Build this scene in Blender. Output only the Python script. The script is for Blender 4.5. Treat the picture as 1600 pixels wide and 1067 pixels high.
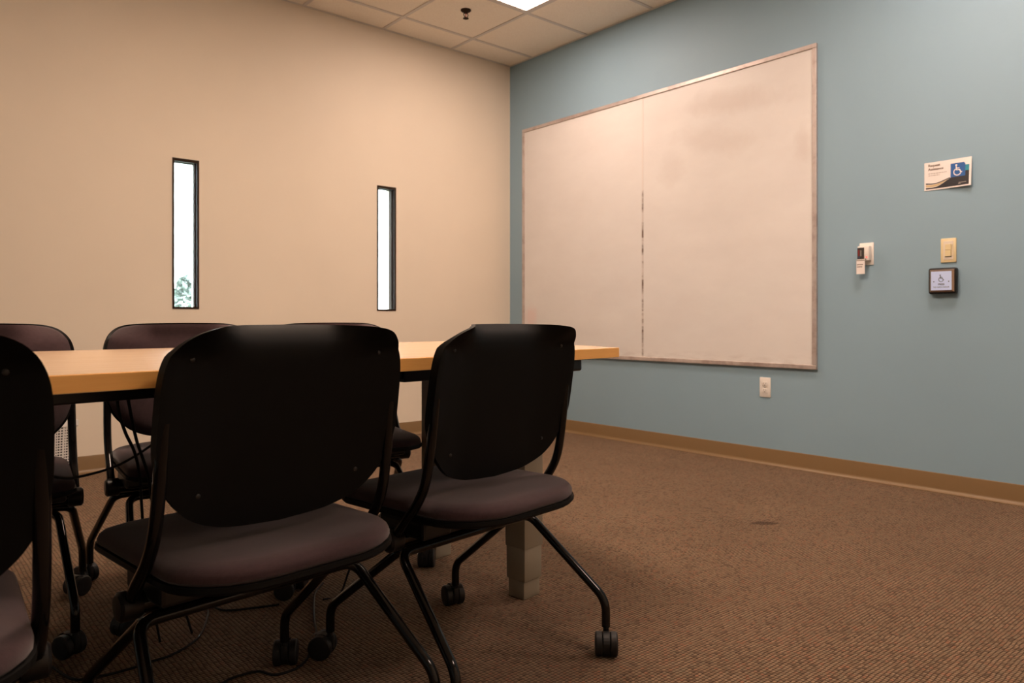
import bpy, bmesh, math, random
from mathutils import Vector, Matrix
random.seed(7)
PI = math.pi
SC = bpy.context.scene
for o in list(bpy.data.objects):
    bpy.data.objects.remove(o, do_unlink=True)

# ------------------------------------------------------------------ camera
cam_data = bpy.data.cameras.new('camera')
cam = bpy.data.objects.new('camera', cam_data)
SC.collection.objects.link(cam)
SC.camera = cam
cam.location = (-3.98766, -4.67401, 0.852)
cam.rotation_euler = (PI / 2, 0, -0.709)
cam_data.sensor_width = 36
cam_data.lens = 36 * 1150.8 / 1600
cam_data.shift_y = -32.7 / 1600
cam_data.clip_start = 0.02
cam_data.dof.use_dof = True
cam_data.dof.focus_distance = 1.9
cam_data.dof.aperture_fstop = 6.3

# ------------------------------------------------------------------ world, exposure
world = bpy.data.worlds.new('world')
SC.world = world
world.use_nodes = True
wb = world.node_tree.nodes['Background']
wb.inputs[0].default_value = (0.80, 0.93, 1.0, 1)
wb.inputs[1].default_value = 25.0
SC.view_settings.view_transform = 'Standard'
SC.view_settings.look = 'None'
SC.view_settings.gamma = 1
SC.view_settings.use_curve_mapping = False
SC.view_settings.exposure = 0.0

LAMP_COL = (1.0, 0.745, 0.615)
LAMP_WARM = (1.0, 0.735, 0.56)     # the fixture over the table has warmer tubes
# ceiling fixtures: (x of the low-x grid line, y of the high-y grid line, cells long, strength of its tubes)
TROFFERS = [(-1.22, -0.893, 1, 30.0), (-1.22, -3.331, 1, 37.0), (-3.05, -2.112, 2, 45.0), (-2.44, -5.16, 1, 32.0)]

ROOM_X, ROOM_Y, CEIL = -6.1, -6.38, 2.967

# ------------------------------------------------------------------ helpers
COL = SC.collection


def tag(o, label=None, cat=None, group=None, kind=None):
    if label: o['label'] = label
    if cat: o['category'] = cat
    if group: o['group'] = group
    if kind: o['kind'] = kind
    return o


def thing(name, label, cat, loc=(0, 0, 0), rz=0.0, group=None):
    o = bpy.data.objects.new(name, None)
    o.empty_display_size = 0.1
    COL.objects.link(o)
    o.location = loc
    o.rotation_euler = (0, 0, rz)
    return tag(o, label, cat, group)


def obj(name, bm, mat, parent=None, smooth=False, loc=None):
    bmesh.ops.recalc_face_normals(bm, faces=bm.faces[:])
    me = bpy.data.meshes.new(name)
    bm.to_mesh(me)
    bm.free()
    if smooth:
        for p in me.polygons: p.use_smooth = True
        if smooth != 'all':
            me.set_sharp_from_angle(angle=math.radians(38))
    if mat: me.materials.append(mat)
    o = bpy.data.objects.new(name, me)
    COL.objects.link(o)
    if parent: o.parent = parent
    if loc: o.location = loc
    return o


def share(name, me, parent, loc=(0, 0, 0), rot=(0, 0, 0)):
    o = bpy.data.objects.new(name, me)
    COL.objects.link(o)
    o.parent = parent
    o.location = loc
    o.rotation_euler = rot
    return o


def box(bm, x0, x1, y0, y1, z0, z1, bev=0.0, seg=2):
    r = bmesh.ops.create_cube(bm, size=1)
    for v in r['verts']:
        v.co = Vector(((x0 + x1) / 2 + v.co.x * (x1 - x0), (y0 + y1) / 2 + v.co.y * (y1 - y0), (z0 + z1) / 2 + v.co.z * (z1 - z0)))
    if bev:
        es = list({e for v in r['verts'] for e in v.link_edges})
        bmesh.ops.bevel(bm, geom=es, offset=bev, segments=seg, profile=0.5, affect='EDGES')
    return bm


def BM(): return bmesh.new()


def bx(*a, **k): return box(BM(), *a, **k)


def catmull(pts, n=8):
    P = [Vector(p) for p in pts]
    out = []
    for i in range(len(P) - 1):
        p0 = P[i - 1] if i else P[0] * 2 - P[1]
        p1, p2 = P[i], P[i + 1]
        p3 = P[i + 2] if i + 2 < len(P) else P[-1] * 2 - P[-2]
        for k in range(n):
            t = k / n
            out.append(0.5 * ((2 * p1) + (p2 - p0) * t + (2 * p0 - 5 * p1 + 4 * p2 - p3) * t * t + (3 * p1 - p0 - 3 * p2 + p3) * t ** 3))
    out.append(P[-1])
    return out


def fillet(pts, r, n=6):
    """polyline with rounded corners"""
    P = [Vector(p) for p in pts]
    out = [P[0]]
    for i in range(1, len(P) - 1):
        a, b, c = P[i - 1], P[i], P[i + 1]
        ra = min(r, (a - b).length * 0.48, (c - b).length * 0.48)
        s = b + (a - b).normalized() * ra
        e = b + (c - b).normalized() * ra
        for k in range(n + 1):
            t = k / n
            out.append(s * (1 - t) ** 2 + b * 2 * t * (1 - t) + e * t * t)
    out.append(P[-1])
    return out


def tube(bm, pts, r, seg=10, cap=True):
    P = [Vector(p) for p in pts]
    n = len(P)
    t0 = (P[1] - P[0]).normalized()
    up = Vector((0, 0, 1)) if abs(t0.z) < 0.9 else Vector((1, 0, 0))
    u = t0.cross(up).normalized()
    rings = []
    for i in range(n):
        if i == 0: t = t0
        elif i == n - 1: t = (P[-1] - P[-2]).normalized()
        else: t = ((P[i + 1] - P[i]).normalized() + (P[i] - P[i - 1]).normalized()).normalized()
        u = (u - t * u.dot(t)).normalized()
        w = t.cross(u)
        rings.append([bm.verts.new(P[i] + (u * math.cos(2 * PI * k / seg) + w * math.sin(2 * PI * k / seg)) * r) for k in range(seg)])
    for a, b in zip(rings, rings[1:]):
        for k in range(seg):
            bm.faces.new((a[k], a[(k + 1) % seg], b[(k + 1) % seg], b[k]))
    if cap:
        bm.faces.new(list(reversed(rings[0])))
        bm.faces.new(rings[-1])
    return bm


def lathe(bm, prof, axis='Z', seg=24, at=(0, 0, 0)):
    """profile = [(radius, height)...] about an axis"""
    rings = []
    at = Vector(at)
    for r, h in prof:
        ring = []
        for k in range(seg):
            a = 2 * PI * k / seg
            c, s = r * math.cos(a), r * math.sin(a)
            co = (c, s, h) if axis == 'Z' else ((h, c, s) if axis == 'X' else (s, h, c))
            ring.append(bm.verts.new(at + Vector(co)))
        rings.append(ring)
    for a, b in zip(rings, rings[1:]):
        for k in range(seg):
            bm.faces.new((a[k], a[(k + 1) % seg], b[(k + 1) % seg], b[k]))
    bm.faces.new(list(reversed(rings[0])))
    bm.faces.new(rings[-1])
    return bm


def prism(bm, poly, z0, z1, bev=0.0, seg=2):
    lo = [bm.verts.new((x, y, z0)) for x, y in poly]
    hi = [bm.verts.new((x, y, z1)) for x, y in poly]
    n = len(poly)
    fl = bm.faces.new(list(reversed(lo)))
    fh = bm.faces.new(hi)
    for i in range(n):
        bm.faces.new((lo[i], lo[(i + 1) % n], hi[(i + 1) % n], hi[i]))
    if bev:
        es = list(fl.edges) + list(fh.edges)
        bmesh.ops.bevel(bm, geom=es, offset=bev, segments=seg, profile=0.5, affect='EDGES')
    return bm


# ------------------------------------------------------------------ materials
def mat(name, col, rough=0.6, metal=0.0, spec=0.5):
    m = bpy.data.materials.new(name)
    m.use_nodes = True
    b = m.node_tree.nodes['Principled BSDF']
    b.inputs['Base Color'].default_value = (*col, 1)
    b.inputs['Roughness'].default_value = rough
    b.inputs['Metallic'].default_value = metal
    b.inputs['Specular IOR Level'].default_value = spec
    return m


class G:
    """tiny node-graph helper"""
    def __init__(self, m):
        self.m, self.nt = m, m.node_tree
        self.b = self.nt.nodes['Principled BSDF']
    def n(self, typ, **kw):
        x = self.nt.nodes.new(typ)
        for k, v in kw.items():
            if k.startswith('i_'): x.inputs[k[2:].replace('_', ' ')].default_value = v
            else: setattr(x, k, v)
        return x
    def l(self, a, b): self.nt.links.new(a, b)
    def coord(self, scale=(1, 1, 1), kind='Object', rot=(0, 0, 0)):
        tc = self.n('ShaderNodeTexCoord')
        mp = self.n('ShaderNodeMapping')
        mp.inputs['Scale'].default_value = scale
        mp.inputs['Rotation'].default_value = rot
        self.l(tc.outputs[kind], mp.inputs[0])
        return mp.outputs[0]
    def noise(self, vec, scale, detail=4, rough=0.55):
        x = self.n('ShaderNodeTexNoise')
        x.inputs['Scale'].default_value = scale
        x.inputs['Detail'].default_value = detail
        x.inputs['Roughness'].default_value = rough
        self.l(vec, x.inputs['Vector'])
        return x.outputs['Fac']
    def ramp(self, fac, stops):
        x = self.n('ShaderNodeValToRGB')
        e = x.color_ramp.elements
        while len(e) < len(stops): e.new(0.5)
        for el, (p, c) in zip(e, stops):
            el.position = p
            el.color = (*c, 1) if len(c) == 3 else c
        self.l(fac, x.inputs[0])
        return x.outputs[0]
    def math(self, op, a, b=None, c=None):
        x = self.n('ShaderNodeMath', operation=op)
        for i, v in enumerate((a, b, c)):
            if v is None: continue
            if isinstance(v, (int, float)): x.inputs[i].default_value = v
            else: self.l(v, x.inputs[i])
        return x.outputs[0]
    def mix(self, fac, a, b, blend='MIX'):
        x = self.n('ShaderNodeMix', data_type='RGBA', blend_type=blend)
        for s, v in ((0, fac), (6, a), (7, b)):
            if isinstance(v, (int, float)): x.inputs[s].default_value = v
            elif isinstance(v, tuple): x.inputs[s].default_value = (*v, 1)
            else: self.l(v, x.inputs[s])
        return x.outputs[2]
    def bump(self, h, strength=0.3, dist=0.002):
        x = self.n('ShaderNodeBump')
        x.inputs['Strength'].default_value = strength
        x.inputs['Distance'].default_value = dist
        self.l(h, x.inputs['Height'])
        self.l(x.outputs[0], self.b.inputs['Normal'])
    def col(self, c): self.l(c, self.b.inputs['Base Color'])


def painted(name, col, var=0.05, bscale=220):
    m = mat(name, col, 0.55, spec=0.35)
    g = G(m)
    v = g.coord()
    n = g.noise(v, 1.3, 5)
    lo = tuple(c * (1 - var) for c in col)
    hi = tuple(min(1, c * (1 + var)) for c in col)
    g.col(g.ramp(n, [(0.3, lo), (0.7, hi)]))
    g.bump(g.noise(v, bscale, 3), 0.12, 0.001)
    return m


M = {}
M['beige'] = painted('beige_paint', (0.74, 0.655, 0.535), 0.03)
M['blue'] = painted('blue_paint', (0.266, 0.399, 0.488), 0.03)
M['vinyl'] = mat('tan_vinyl', (0.21, 0.128, 0.055), 0.42)
M['whitep'] = mat('white_plastic', (0.80, 0.77, 0.72), 0.4)
M['ivory'] = mat('ivory_plastic', (0.74, 0.62, 0.36), 0.35)
M['ivory2'] = mat('ivory_plastic_inset', (0.76, 0.68, 0.56), 0.35)
M['black'] = mat('black_plastic', (0.008, 0.0075, 0.0075), 0.38, spec=0.4)
M['shell'] = mat('black_moulded_plastic', (0.0035, 0.0033, 0.003), 0.54, spec=0.14)
g = G(M['shell']); g.bump(g.noise(g.coord(), 900, 2), 0.08, 0.0006)
M['tubing'] = mat('black_painted_steel', (0.005, 0.0046, 0.0046), 0.10, spec=0.36)
M['rubber'] = mat('black_rubber', (0.008, 0.0075, 0.0075), 0.5, spec=0.4)
M['cord'] = mat('black_cord_sheath', (0.007, 0.0065, 0.0065), 0.6, spec=0.25)
M['screw'] = mat('dark_steel', (0.018, 0.016, 0.015), 0.35, 0.3)
M['slot'] = mat('dark_slot', (0.03, 0.026, 0.022), 0.6)
M['bronze'] = mat('dark_bronze_metal', (0.030, 0.017, 0.010), 0.75, 0.0, spec=0.12)
M['putty'] = mat('putty_painted_steel', (0.27, 0.235, 0.175), 0.45)
M['alu'] = mat('satin_aluminium', (0.60, 0.55, 0.53), 0.38, 0.75)
M['chrome'] = mat('worn_steel', (0.42, 0.40, 0.42), 0.25, 1.0)
M['tee'] = mat('white_grid_metal', (0.66, 0.62, 0.57), 0.45)
M['ink'] = mat('black_ink', (0.018, 0.017, 0.022), 0.5)
M['inkbrown'] = mat('brown_ink', (0.10, 0.06, 0.03), 0.5)
M['inkgrey'] = mat('grey_ink', (0.36, 0.32, 0.28), 0.5)
M['inkblue'] = mat('blue_ink', (0.012, 0.10, 0.33), 0.45)
M['inkteal'] = mat('teal_ink', (0.01, 0.26, 0.34), 0.45)
M['inkgold'] = mat('gold_ink', (0.62, 0.46, 0.24), 0.45)
M['paper'] = mat('white_card', (0.82, 0.77, 0.74), 0.45)
M['lattice'] = mat('white_moulded_plastic', (0.78, 0.76, 0.72), 0.45)


def wood(name, c0, c1, rough, sx):
    m = mat(name, c0, rough, spec=0.5)
    g = G(m)
    v = g.coord(sx)
    a = g.noise(v, 1.0, 6, 0.6)
    b = g.noise(v, 4.0, 4, 0.6)
    g.col(g.mix(0.35, g.ramp(a, [(0.3, c0), (0.7, c1)]), g.ramp(b, [(0.35, c0), (0.65, c1)])))
    return m


M['top'] = wood('maple_laminate', (0.57, 0.40, 0.25), (0.65, 0.47, 0.305), 0.22, (3, 45, 45))
M['edge'] = wood('maple_edge_band', (0.91, 0.465, 0.12), (0.96, 0.54, 0.155), 0.4, (4, 4, 260))


def fabric(name, c0, c1):
    m = mat(name, c0, 0.95, spec=0.15)
    g = G(m)
    v = g.coord((1, 3.2, 1))
    n1 = g.noise(v, 70, 5, 0.7)
    n2 = g.noise(g.coord((1, 1, 1)), 9, 3)
    g.col(g.mix(0.4, g.ramp(n1, [(0.3, c0), (0.7, c1)]), g.ramp(n2, [(0.35, c0), (0.65, c1)])))
    g.bump(g.noise(g.coord((1, 1, 1)), 650, 3), 0.4, 0.0012)
    g.b.inputs['Sheen Weight'].default_value = 0.25
    g.b.inputs['Sheen Roughness'].default_value = 0.5
    return m


M['fabric'] = fabric('plum_brown_fabric', (0.033, 0.018, 0.020), (0.057, 0.032, 0.036))


def carpet():
    m = mat('looped_brown_carpet', (0.2, 0.13, 0.08), 0.97, spec=0.08)
    g = G(m)
    tc = g.n('ShaderNodeTexCoord')
    # slight wobble of the loop rows
    wob = g.n('ShaderNodeTexNoise'); wob.inputs['Scale'].default_value = 14; wob.inputs['Detail'].default_value = 3
    g.l(tc.outputs['Object'], wob.inputs['Vector'])
    wsub = g.n('ShaderNodeVectorMath', operation='SUBTRACT'); wsub.inputs[1].default_value = (0.5, 0.5, 0.5)
    g.l(wob.outputs['Color'], wsub.inputs[0])
    wsc = g.n('ShaderNodeVectorMath', operation='SCALE'); wsc.inputs['Scale'].default_value = 0.010
    g.l(wsub.outputs[0], wsc.inputs[0])
    add = g.n('ShaderNodeVectorMath', operation='ADD')
    g.l(tc.outputs['Object'], add.inputs[0]); g.l(wsc.outputs[0], add.inputs[1])
    sep = g.n('ShaderNodeSeparateXYZ'); g.l(add.outputs[0], sep.inputs[0])
    px, py = 0.0115, 0.0098
    ux = g.math('DIVIDE', sep.outputs[0], px)
    uy = g.math('DIVIDE', sep.outputs[1], py)
    sx = g.math('ABSOLUTE', g.math('SINE', g.math('MULTIPLY', ux, PI)))
    sy = g.math('ABSOLUTE', g.math('SINE', g.math('MULTIPLY', uy, PI)))
    h = g.math('POWER', g.math('MULTIPLY', g.math('POWER', sx, 0.7), sy), 0.6)
    # a random value for every loop
    cmb = g.n('ShaderNodeCombineXYZ')
    g.l(g.math('FLOOR', ux), cmb.inputs[0]); g.l(g.math('FLOOR', uy), cmb.inputs[1])
    wn = g.n('ShaderNodeTexWhiteNoise', noise_dimensions='3D'); g.l(cmb.outputs[0], wn.inputs['Vector'])
    yarn = g.ramp(wn.outputs['Value'], [(0.0, (0.050, 0.033, 0.024)), (0.22, (0.190, 0.120, 0.072)), (0.5, (0.325, 0.212, 0.130)), (0.78, (0.195, 0.152, 0.100)), (1.0, (0.335, 0.140, 0.080))])
    fib = g.noise(tc.outputs['Object'], 520, 3)
    yarn = g.mix(0.35, yarn, g.ramp(fib, [(0.3, (0.10, 0.065, 0.04)), (0.7, (0.32, 0.20, 0.12))]))
    gap = g.ramp(h, [(0.22, (0.055, 0.048, 0.045)), (0.74, (1.0, 1.0, 1.0))])
    c = g.mix(1.0, yarn, gap, 'MULTIPLY')
    big = g.ramp(g.noise(tc.outputs['Object'], 2.2, 5, 0.6), [(0.3, (0.72, 0.73, 0.74)), (0.7, (0.92, 0.93, 0.94))])
    c = g.mix(1.0, c, big, 'MULTIPLY')
    # one narrow dark stain with a shape of its own
    mp = g.n('ShaderNodeMapping', vector_type='TEXTURE')
    mp.inputs['Location'].default_value = STAIN
    mp.inputs['Rotation'].default_value = (0, 0, -0.709)
    mp.inputs['Scale'].default_value = (0.060, 0.024, 1)
    g.l(add.outputs[0], mp.inputs[0])
    ln = g.n('ShaderNodeVectorMath', operation='LENGTH')
    fl = g.n('ShaderNodeVectorMath', operation='MULTIPLY'); fl.inputs[1].default_value = (1, 1, 0)
    g.l(mp.outputs[0], fl.inputs[0]); g.l(fl.outputs[0], ln.inputs[0])
    st = g.math('ADD', ln.outputs['Value'], g.math('MULTIPLY', g.math('SUBTRACT', g.noise(tc.outputs['Object'], 60, 3), 0.5), 0.9))
    c = g.mix(g.ramp(st, [(0.92, (0.95, 0.95, 0.95)), (1.2, (0, 0, 0))]), c, (0.022, 0.012, 0.009))
    g.col(c)
    g.b.inputs['Sheen Weight'].default_value = 0.35
    g.b.inputs['Sheen Roughness'].default_value = 0.45
    g.b.inputs['Sheen Tint'].default_value = (0.75, 0.52, 0.36, 1)
    g.bump(g.math('ADD', h, g.math('MULTIPLY', fib, 0.35)), 0.9, 0.004)
    return m


STAIN = (-1.166, -3.016, 0)
M['carpet'] = carpet()


def ceiling_tile_mat():
    m = mat('mineral_fibre_tile', (0.70, 0.66, 0.61), 0.9, spec=0.1)
    g = G(m)
    v = g.coord()
    f = g.noise(v, 120, 4, 0.7)
    spots = g.n('ShaderNodeTexVoronoi'); spots.inputs['Scale'].default_value = 160
    g.l(v, spots.inputs['Vector'])
    pit = g.ramp(spots.outputs['Distance'], [(0.12, (0.8, 0.8, 0.8)), (0.3, (1, 1, 1))])
    c = g.ramp(f, [(0.3, (0.88, 0.80, 0.68)), (0.6, (0.94, 0.87, 0.75))])
    g.col(g.mix(0.7, c, g.mix(1.0, c, pit, 'MULTIPLY')))
    g.bump(f, 0.35, 0.002)
    return m


M['tile'] = ceiling_tile_mat()


def whiteboard_mat():
    m = mat('whiteboard_surface', (0.80, 0.77, 0.74), 0.36, spec=0.4)
    g = G(m)
    tc = g.n('ShaderNodeTexCoord')
    def blob(loc, sc, rot, ns, amt, lo=0.35, hi=1.1):
        mp = g.n('ShaderNodeMapping', vector_type='TEXTURE')
        mp.inputs['Location'].default_value = loc
        mp.inputs['Rotation'].default_value = (rot, 0, 0)
        mp.inputs['Scale'].default_value = sc
        g.l(tc.outputs['Object'], mp.inputs[0])
        ln = g.n('ShaderNodeVectorMath', operation='LENGTH')
        g.l(mp.outputs[0], ln.inputs[0])
        st = g.math('ADD', ln.outputs['Value'], g.math('MULTIPLY', g.math('SUBTRACT', g.noise(tc.outputs['Object'], ns, 5, 0.65), 0.5), 1.4))
        return g.ramp(st, [(lo, (amt, amt, amt)), (hi, (0, 0, 0))])
    n = g.noise(g.coord((1, 1, 2.2)), 2.2, 5, 0.6)
    c = g.ramp(n, [(0.3, (0.715, 0.69, 0.665)), (0.7, (0.765, 0.745, 0.72))])
    # wiped marker residue: grey clouds high on the right panel, a pink one low on the left
    c = g.mix(blob((0, -2.1, 2.20), (1, 0.42, 0.10), 0.12, 5, 0.55), c, (0.60, 0.54, 0.50))
    c = g.mix(blob((0, -2.0, 1.98), (1, 0.38, 0.10), 0.2, 6, 0.40), c, (0.62, 0.56, 0.52))
    c = g.mix(blob((0, -1.66, 1.86), (1, 0.12, 0.14), 0.5, 7, 0.35), c, (0.62, 0.57, 0.53))
    c = g.mix(blob((0, -2.58, 1.85), (1, 0.07, 0.14), 0.0, 9, 0.35), c, (0.58, 0.50, 0.46))
    c = g.mix(blob((0, -0.27, 0.88), (1, 0.10, 0.12), 0.3, 8, 0.40), c, (0.80, 0.52, 0.48))
    # streaks of eraser dirt along the joint and the foot of the board
    sp = g.n('ShaderNodeSeparateXYZ'); g.l(tc.outputs['Object'], sp.inputs[0])
    foot = g.math('MULTIPLY', g.ramp(sp.outputs[2], [(0.60, (1, 1, 1)), (0.66, (0, 0, 0))]), g.ramp(g.noise(g.coord((1, 3, 12)), 3, 4), [(0.45, (0, 0, 0)), (0.7, (0.35, 0.35, 0.35))]))
    c = g.mix(foot, c, (0.35, 0.28, 0.24))
    g.col(c)
    return m


M['wboard'] = whiteboard_mat()


def joint_mat():
    m = mat('joint_strip_dirty', (0.72, 0.68, 0.64), 0.45)
    g = G(m)
    tc = g.n('ShaderNodeTexCoord')
    sp = g.n('ShaderNodeSeparateXYZ'); g.l(tc.outputs['Object'], sp.inputs[0])
    dirty = g.ramp(g.math('MULTIPLY', sp.outputs[2], 0.4), [(0.24, (1, 1, 1)), (0.69, (1, 1, 1)), (0.70, (0, 0, 0))])
    dash = g.ramp(g.noise(g.coord((0.1, 0.1, 5)), 2.2, 5, 0.7), [(0.44, (0.15, 0.15, 0.15)), (0.58, (0.95, 0.95, 0.95))])
    g.col(g.mix(g.math('MULTIPLY', dirty, dash), (0.72, 0.67, 0.63), (0.13, 0.085, 0.06)))
    return m


M['joint'] = joint_mat()


def worn_alu():
    m = mat('scuffed_aluminium', (0.60, 0.52, 0.49), 0.42, 0.55)
    g = G(m)
    n = g.noise(g.coord((3, 3, 3)), 3, 6, 0.7)
    g.col(g.ramp(n, [(0.36, (0.46, 0.38, 0.355)), (0.50, (0.59, 0.52, 0.49)), (0.7, (0.64, 0.58, 0.55))]))
    return m


M['rail'] = worn_alu()


def emit(name, col, s):
    m = bpy.data.materials.new(name)
    m.use_nodes = True
    nt = m.node_tree
    nt.nodes.remove(nt.nodes['Principled BSDF'])
    e = nt.nodes.new('ShaderNodeEmission')
    e.inputs[0].default_value = (*col, 1)
    e.inputs[1].default_value = s
    nt.links.new(e.outputs[0], nt.nodes['Material Output'].inputs[0])
    return m


M['led'] = emit('red_led', (1.0, 0.16, 0.12), 1.6)


def glass():
    m = mat('clear_glass', (0.93, 0.98, 0.96), 0.0)
    b = m.node_tree.nodes['Principled BSDF']
    b.inputs['Transmission Weight'].default_value = 1.0
    b.inputs['IOR'].default_value = 1.45
    return m


M['glass'] = glass()


M['plate'] = mat('daylight_tinted_plate', (0.55, 0.68, 1.0), 0.45, 0.0)  # lavender base colour stands in for daylight reflected by the metal face
M['platebev'] = mat('plate_bevel', (0.40, 0.29, 0.23), 0.25, 0.8)
M['grass'] = mat('outdoor_ground', (0.20, 0.22, 0.16), 0.9)
M['leaf'] = mat('outdoor_leaf', (0.16, 0.19, 0.17), 0.8)
M['bark'] = mat('outdoor_bark', (0.10, 0.08, 0.06), 0.9)

# ------------------------------------------------------------------ room shell
T = 0.14


def struct(name, bm, m, parent=None, smooth=False):
    o = obj(name, bm, m, parent, smooth)
    if parent is None: o['kind'] = 'structure'
    return o


floor = struct('floor', bx(ROOM_X - T, T, ROOM_Y - T, T, -0.08, 0.0), M['carpet'])
tag(floor, 'brown looped carpet floor with one narrow dark stain')
# back (beige) wall with two slit openings
WIN = [(-2.660, -2.505), (-1.264, -1.105)]
WZ0, WZ1 = 0.923, 1.830
bm = BM()
xs = [ROOM_X - T] + [v for w in WIN for v in w] + [T]
for a, b in ((0, 1), (2, 3), (4, 5)):
    box(bm, xs[a], xs[b], 0, T, 0, CEIL + 0.25)
for a, b in WIN:
    box(bm, a, b, 0, T, 0, WZ0)
    box(bm, a, b, 0, T, WZ1, CEIL + 0.25)
wall_back = struct('wall_back', bm, M['beige'])
tag(wall_back, 'beige painted wall with two slit windows')
wall_right = struct('wall_right', bx(0, T, ROOM_Y - T, 0, 0, CEIL + 0.25), M['blue'])
tag(wall_right, 'blue painted wall behind the whiteboard')
wall_left = struct('wall_left', bx(ROOM_X - T, ROOM_X, ROOM_Y - T, 0, 0, CEIL + 0.25), M['blue'])  # unseen wall; its blue is chosen to dim and cool the bounced fill
tag(wall_left, 'wall out of frame on the left, blue to dim and cool the bounce')
wall_front = struct('wall_front', bx(ROOM_X, 0, ROOM_Y - T, ROOM_Y, 0, CEIL + 0.25), M['beige'])
tag(wall_front, 'beige painted wall behind the viewer')

# ceiling deck with tiles and tees as parts
ceiling = struct('ceiling', bx(ROOM_X - T, T, ROOM_Y - T, T, CEIL + 0.25, CEIL + 0.35), M['tile'])
tag(ceiling, 'suspended ceiling of white square tiles in a grid')
PIT = 0.6096
gx = [0.0] + [-0.61 - PIT * k for k in range(0, 10)]
gx[-1] = ROOM_X
gy = [0.0] + [-0.283 - PIT * k for k in range(0, 11)]
gy[-1] = ROOM_Y
lamp_cells, joined = set(), set()
for lx, ly, nc, ls in TROFFERS:
    i = min(range(len(gx) - 1), key=lambda k: abs(gx[k + 1] - lx))
    j = min(range(len(gy) - 1), key=lambda k: abs(gy[k] - ly))
    lamp_cells |= {(i, j + q) for q in range(nc)}
    if nc > 1: joined.add((i, j))
tile_mesh = {}
for i in range(len(gx) - 1):
    for j in range(len(gy) - 1):
        if (i, j) in lamp_cells: continue
        w, d = gx[i] - gx[i + 1], gy[j] - gy[j + 1]
        if w < 0.03 or d < 0.03: continue
        key = (round(w, 2), round(d, 2))
        if key not in tile_mesh:
            o = obj('ceiling_tile', bx(-w / 2 + 0.006, w / 2 - 0.006, -d / 2 + 0.006, d / 2 - 0.006, 0.003, 0.018, bev=0.003, seg=1), M['tile'], ceiling)
            tile_mesh[key] = o.data
        else:
            o = share('ceiling_tile', tile_mesh[key], ceiling)
        o.location = ((gx[i] + gx[i + 1]) / 2, (gy[j] + gy[j + 1]) / 2, CEIL)
for x in gx:
    x0, x1 = (x - 0.012, x + 0.012)
    if x == 0: x0, x1 = -0.014, 0
    if x == ROOM_X: x0, x1 = ROOM_X, ROOM_X + 0.014
    obj('grid_tee', bx(x0, x1, ROOM_Y, 0, CEIL - 0.002, CEIL + 0.002), M['tee'], ceiling)
for y in gy:
    y0, y1 = (y - 0.012, y + 0.012)
    if y == 0: y0, y1 = -0.014, 0
    if y == ROOM_Y: y0, y1 = ROOM_Y, ROOM_Y + 0.014
    for i in range(len(gx) - 1):
        hit = any((i, j) in joined and abs(gy[j + 1] - y) < 1e-4 for j in range(len(gy) - 1))
        if hit or gx[i] - gx[i + 1] < 0.03: continue
        obj('grid_tee', bx(gx[i + 1] + 0.012, gx[i] - 0.012, y0, y1, CEIL - 0.002, CEIL + 0.002), M['tee'], ceiling)


# cove baseboards with a flared toe
def cove(name, length, m):
    prof = [(0, 0), (0.0175, 0.0), (0.0172, 0.003), (0.0120, 0.0075), (0.0070, 0.014), (0.0048, 0.023), (0.0044, 0.0905), (0.0030, 0.0945), (0, 0.0958)]
    bm = BM()
    a = [bm.verts.new((0, d, z)) for d, z in prof]
    b = [bm.verts.new((length, d, z)) for d, z in prof]
    n = len(prof)
    for k in range(n):
        bm.faces.new((a[k], a[(k + 1) % n], b[(k + 1) % n], b[k]))
    bm.faces.new(a); bm.faces.new(list(reversed(b)))
    return struct(name, bm, m, smooth=True)


b = cove('baseboard_right', -ROOM_Y, M['vinyl']); b.rotation_euler = (0, 0, PI / 2); b.location = (0, ROOM_Y, 0)
tag(b, 'tan vinyl cove baseboard along the blue wall')
b = cove('baseboard_back', -ROOM_X, M['vinyl']); b.rotation_euler = (0, 0, PI); b.location = (-0.015, 0, 0)
tag(b, 'tan vinyl cove baseboard along the beige wall')

# slit windows
for k, (a, c) in enumerate(WIN):
    w = bpy.data.objects.new('window_%d' % (k + 1), None)
    COL.objects.link(w)
    w.location = ((a + c) / 2, 0, WZ0)
    w['kind'] = 'structure'
    w['label'] = ['tall slit window left on the beige wall', 'tall slit window right on the beige wall, nearer the corner'][k]
    hw, H = (c - a) / 2, WZ1 - WZ0
    bm = BM()
    f = 0.0115
    box(bm, -hw, -hw + f, -0.004, 0.085, 0, H)
    box(bm, hw - f, hw, -0.004, 0.085, 0, H)
    box(bm, -hw + f, hw - f, -0.004, 0.085, 0, 0.012)
    box(bm, -hw + f, hw - f, -0.004, 0.085, H - 0.016, H)
    obj('window_frame', bm, M['bronze'], w)
    bm = BM()
    box(bm, -hw + f, -hw + f + 0.006, 0.030, 0.046, 0.012, H - 0.016)
    box(bm, hw - f - 0.006, hw - f, 0.030, 0.046, 0.012, H - 0.016)
    obj('glazing_bead', bm, M['bronze'], w)
    obj('window_pane', bx(-hw + f, hw - f, 0.050, 0.056, 0.012, H - 0.016), M['glass'], w)

# ground and shrubs outside the slit windows
struct('ground', bx(-30, 30, T, 60, -0.5, -0.3), M['grass'])


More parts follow.
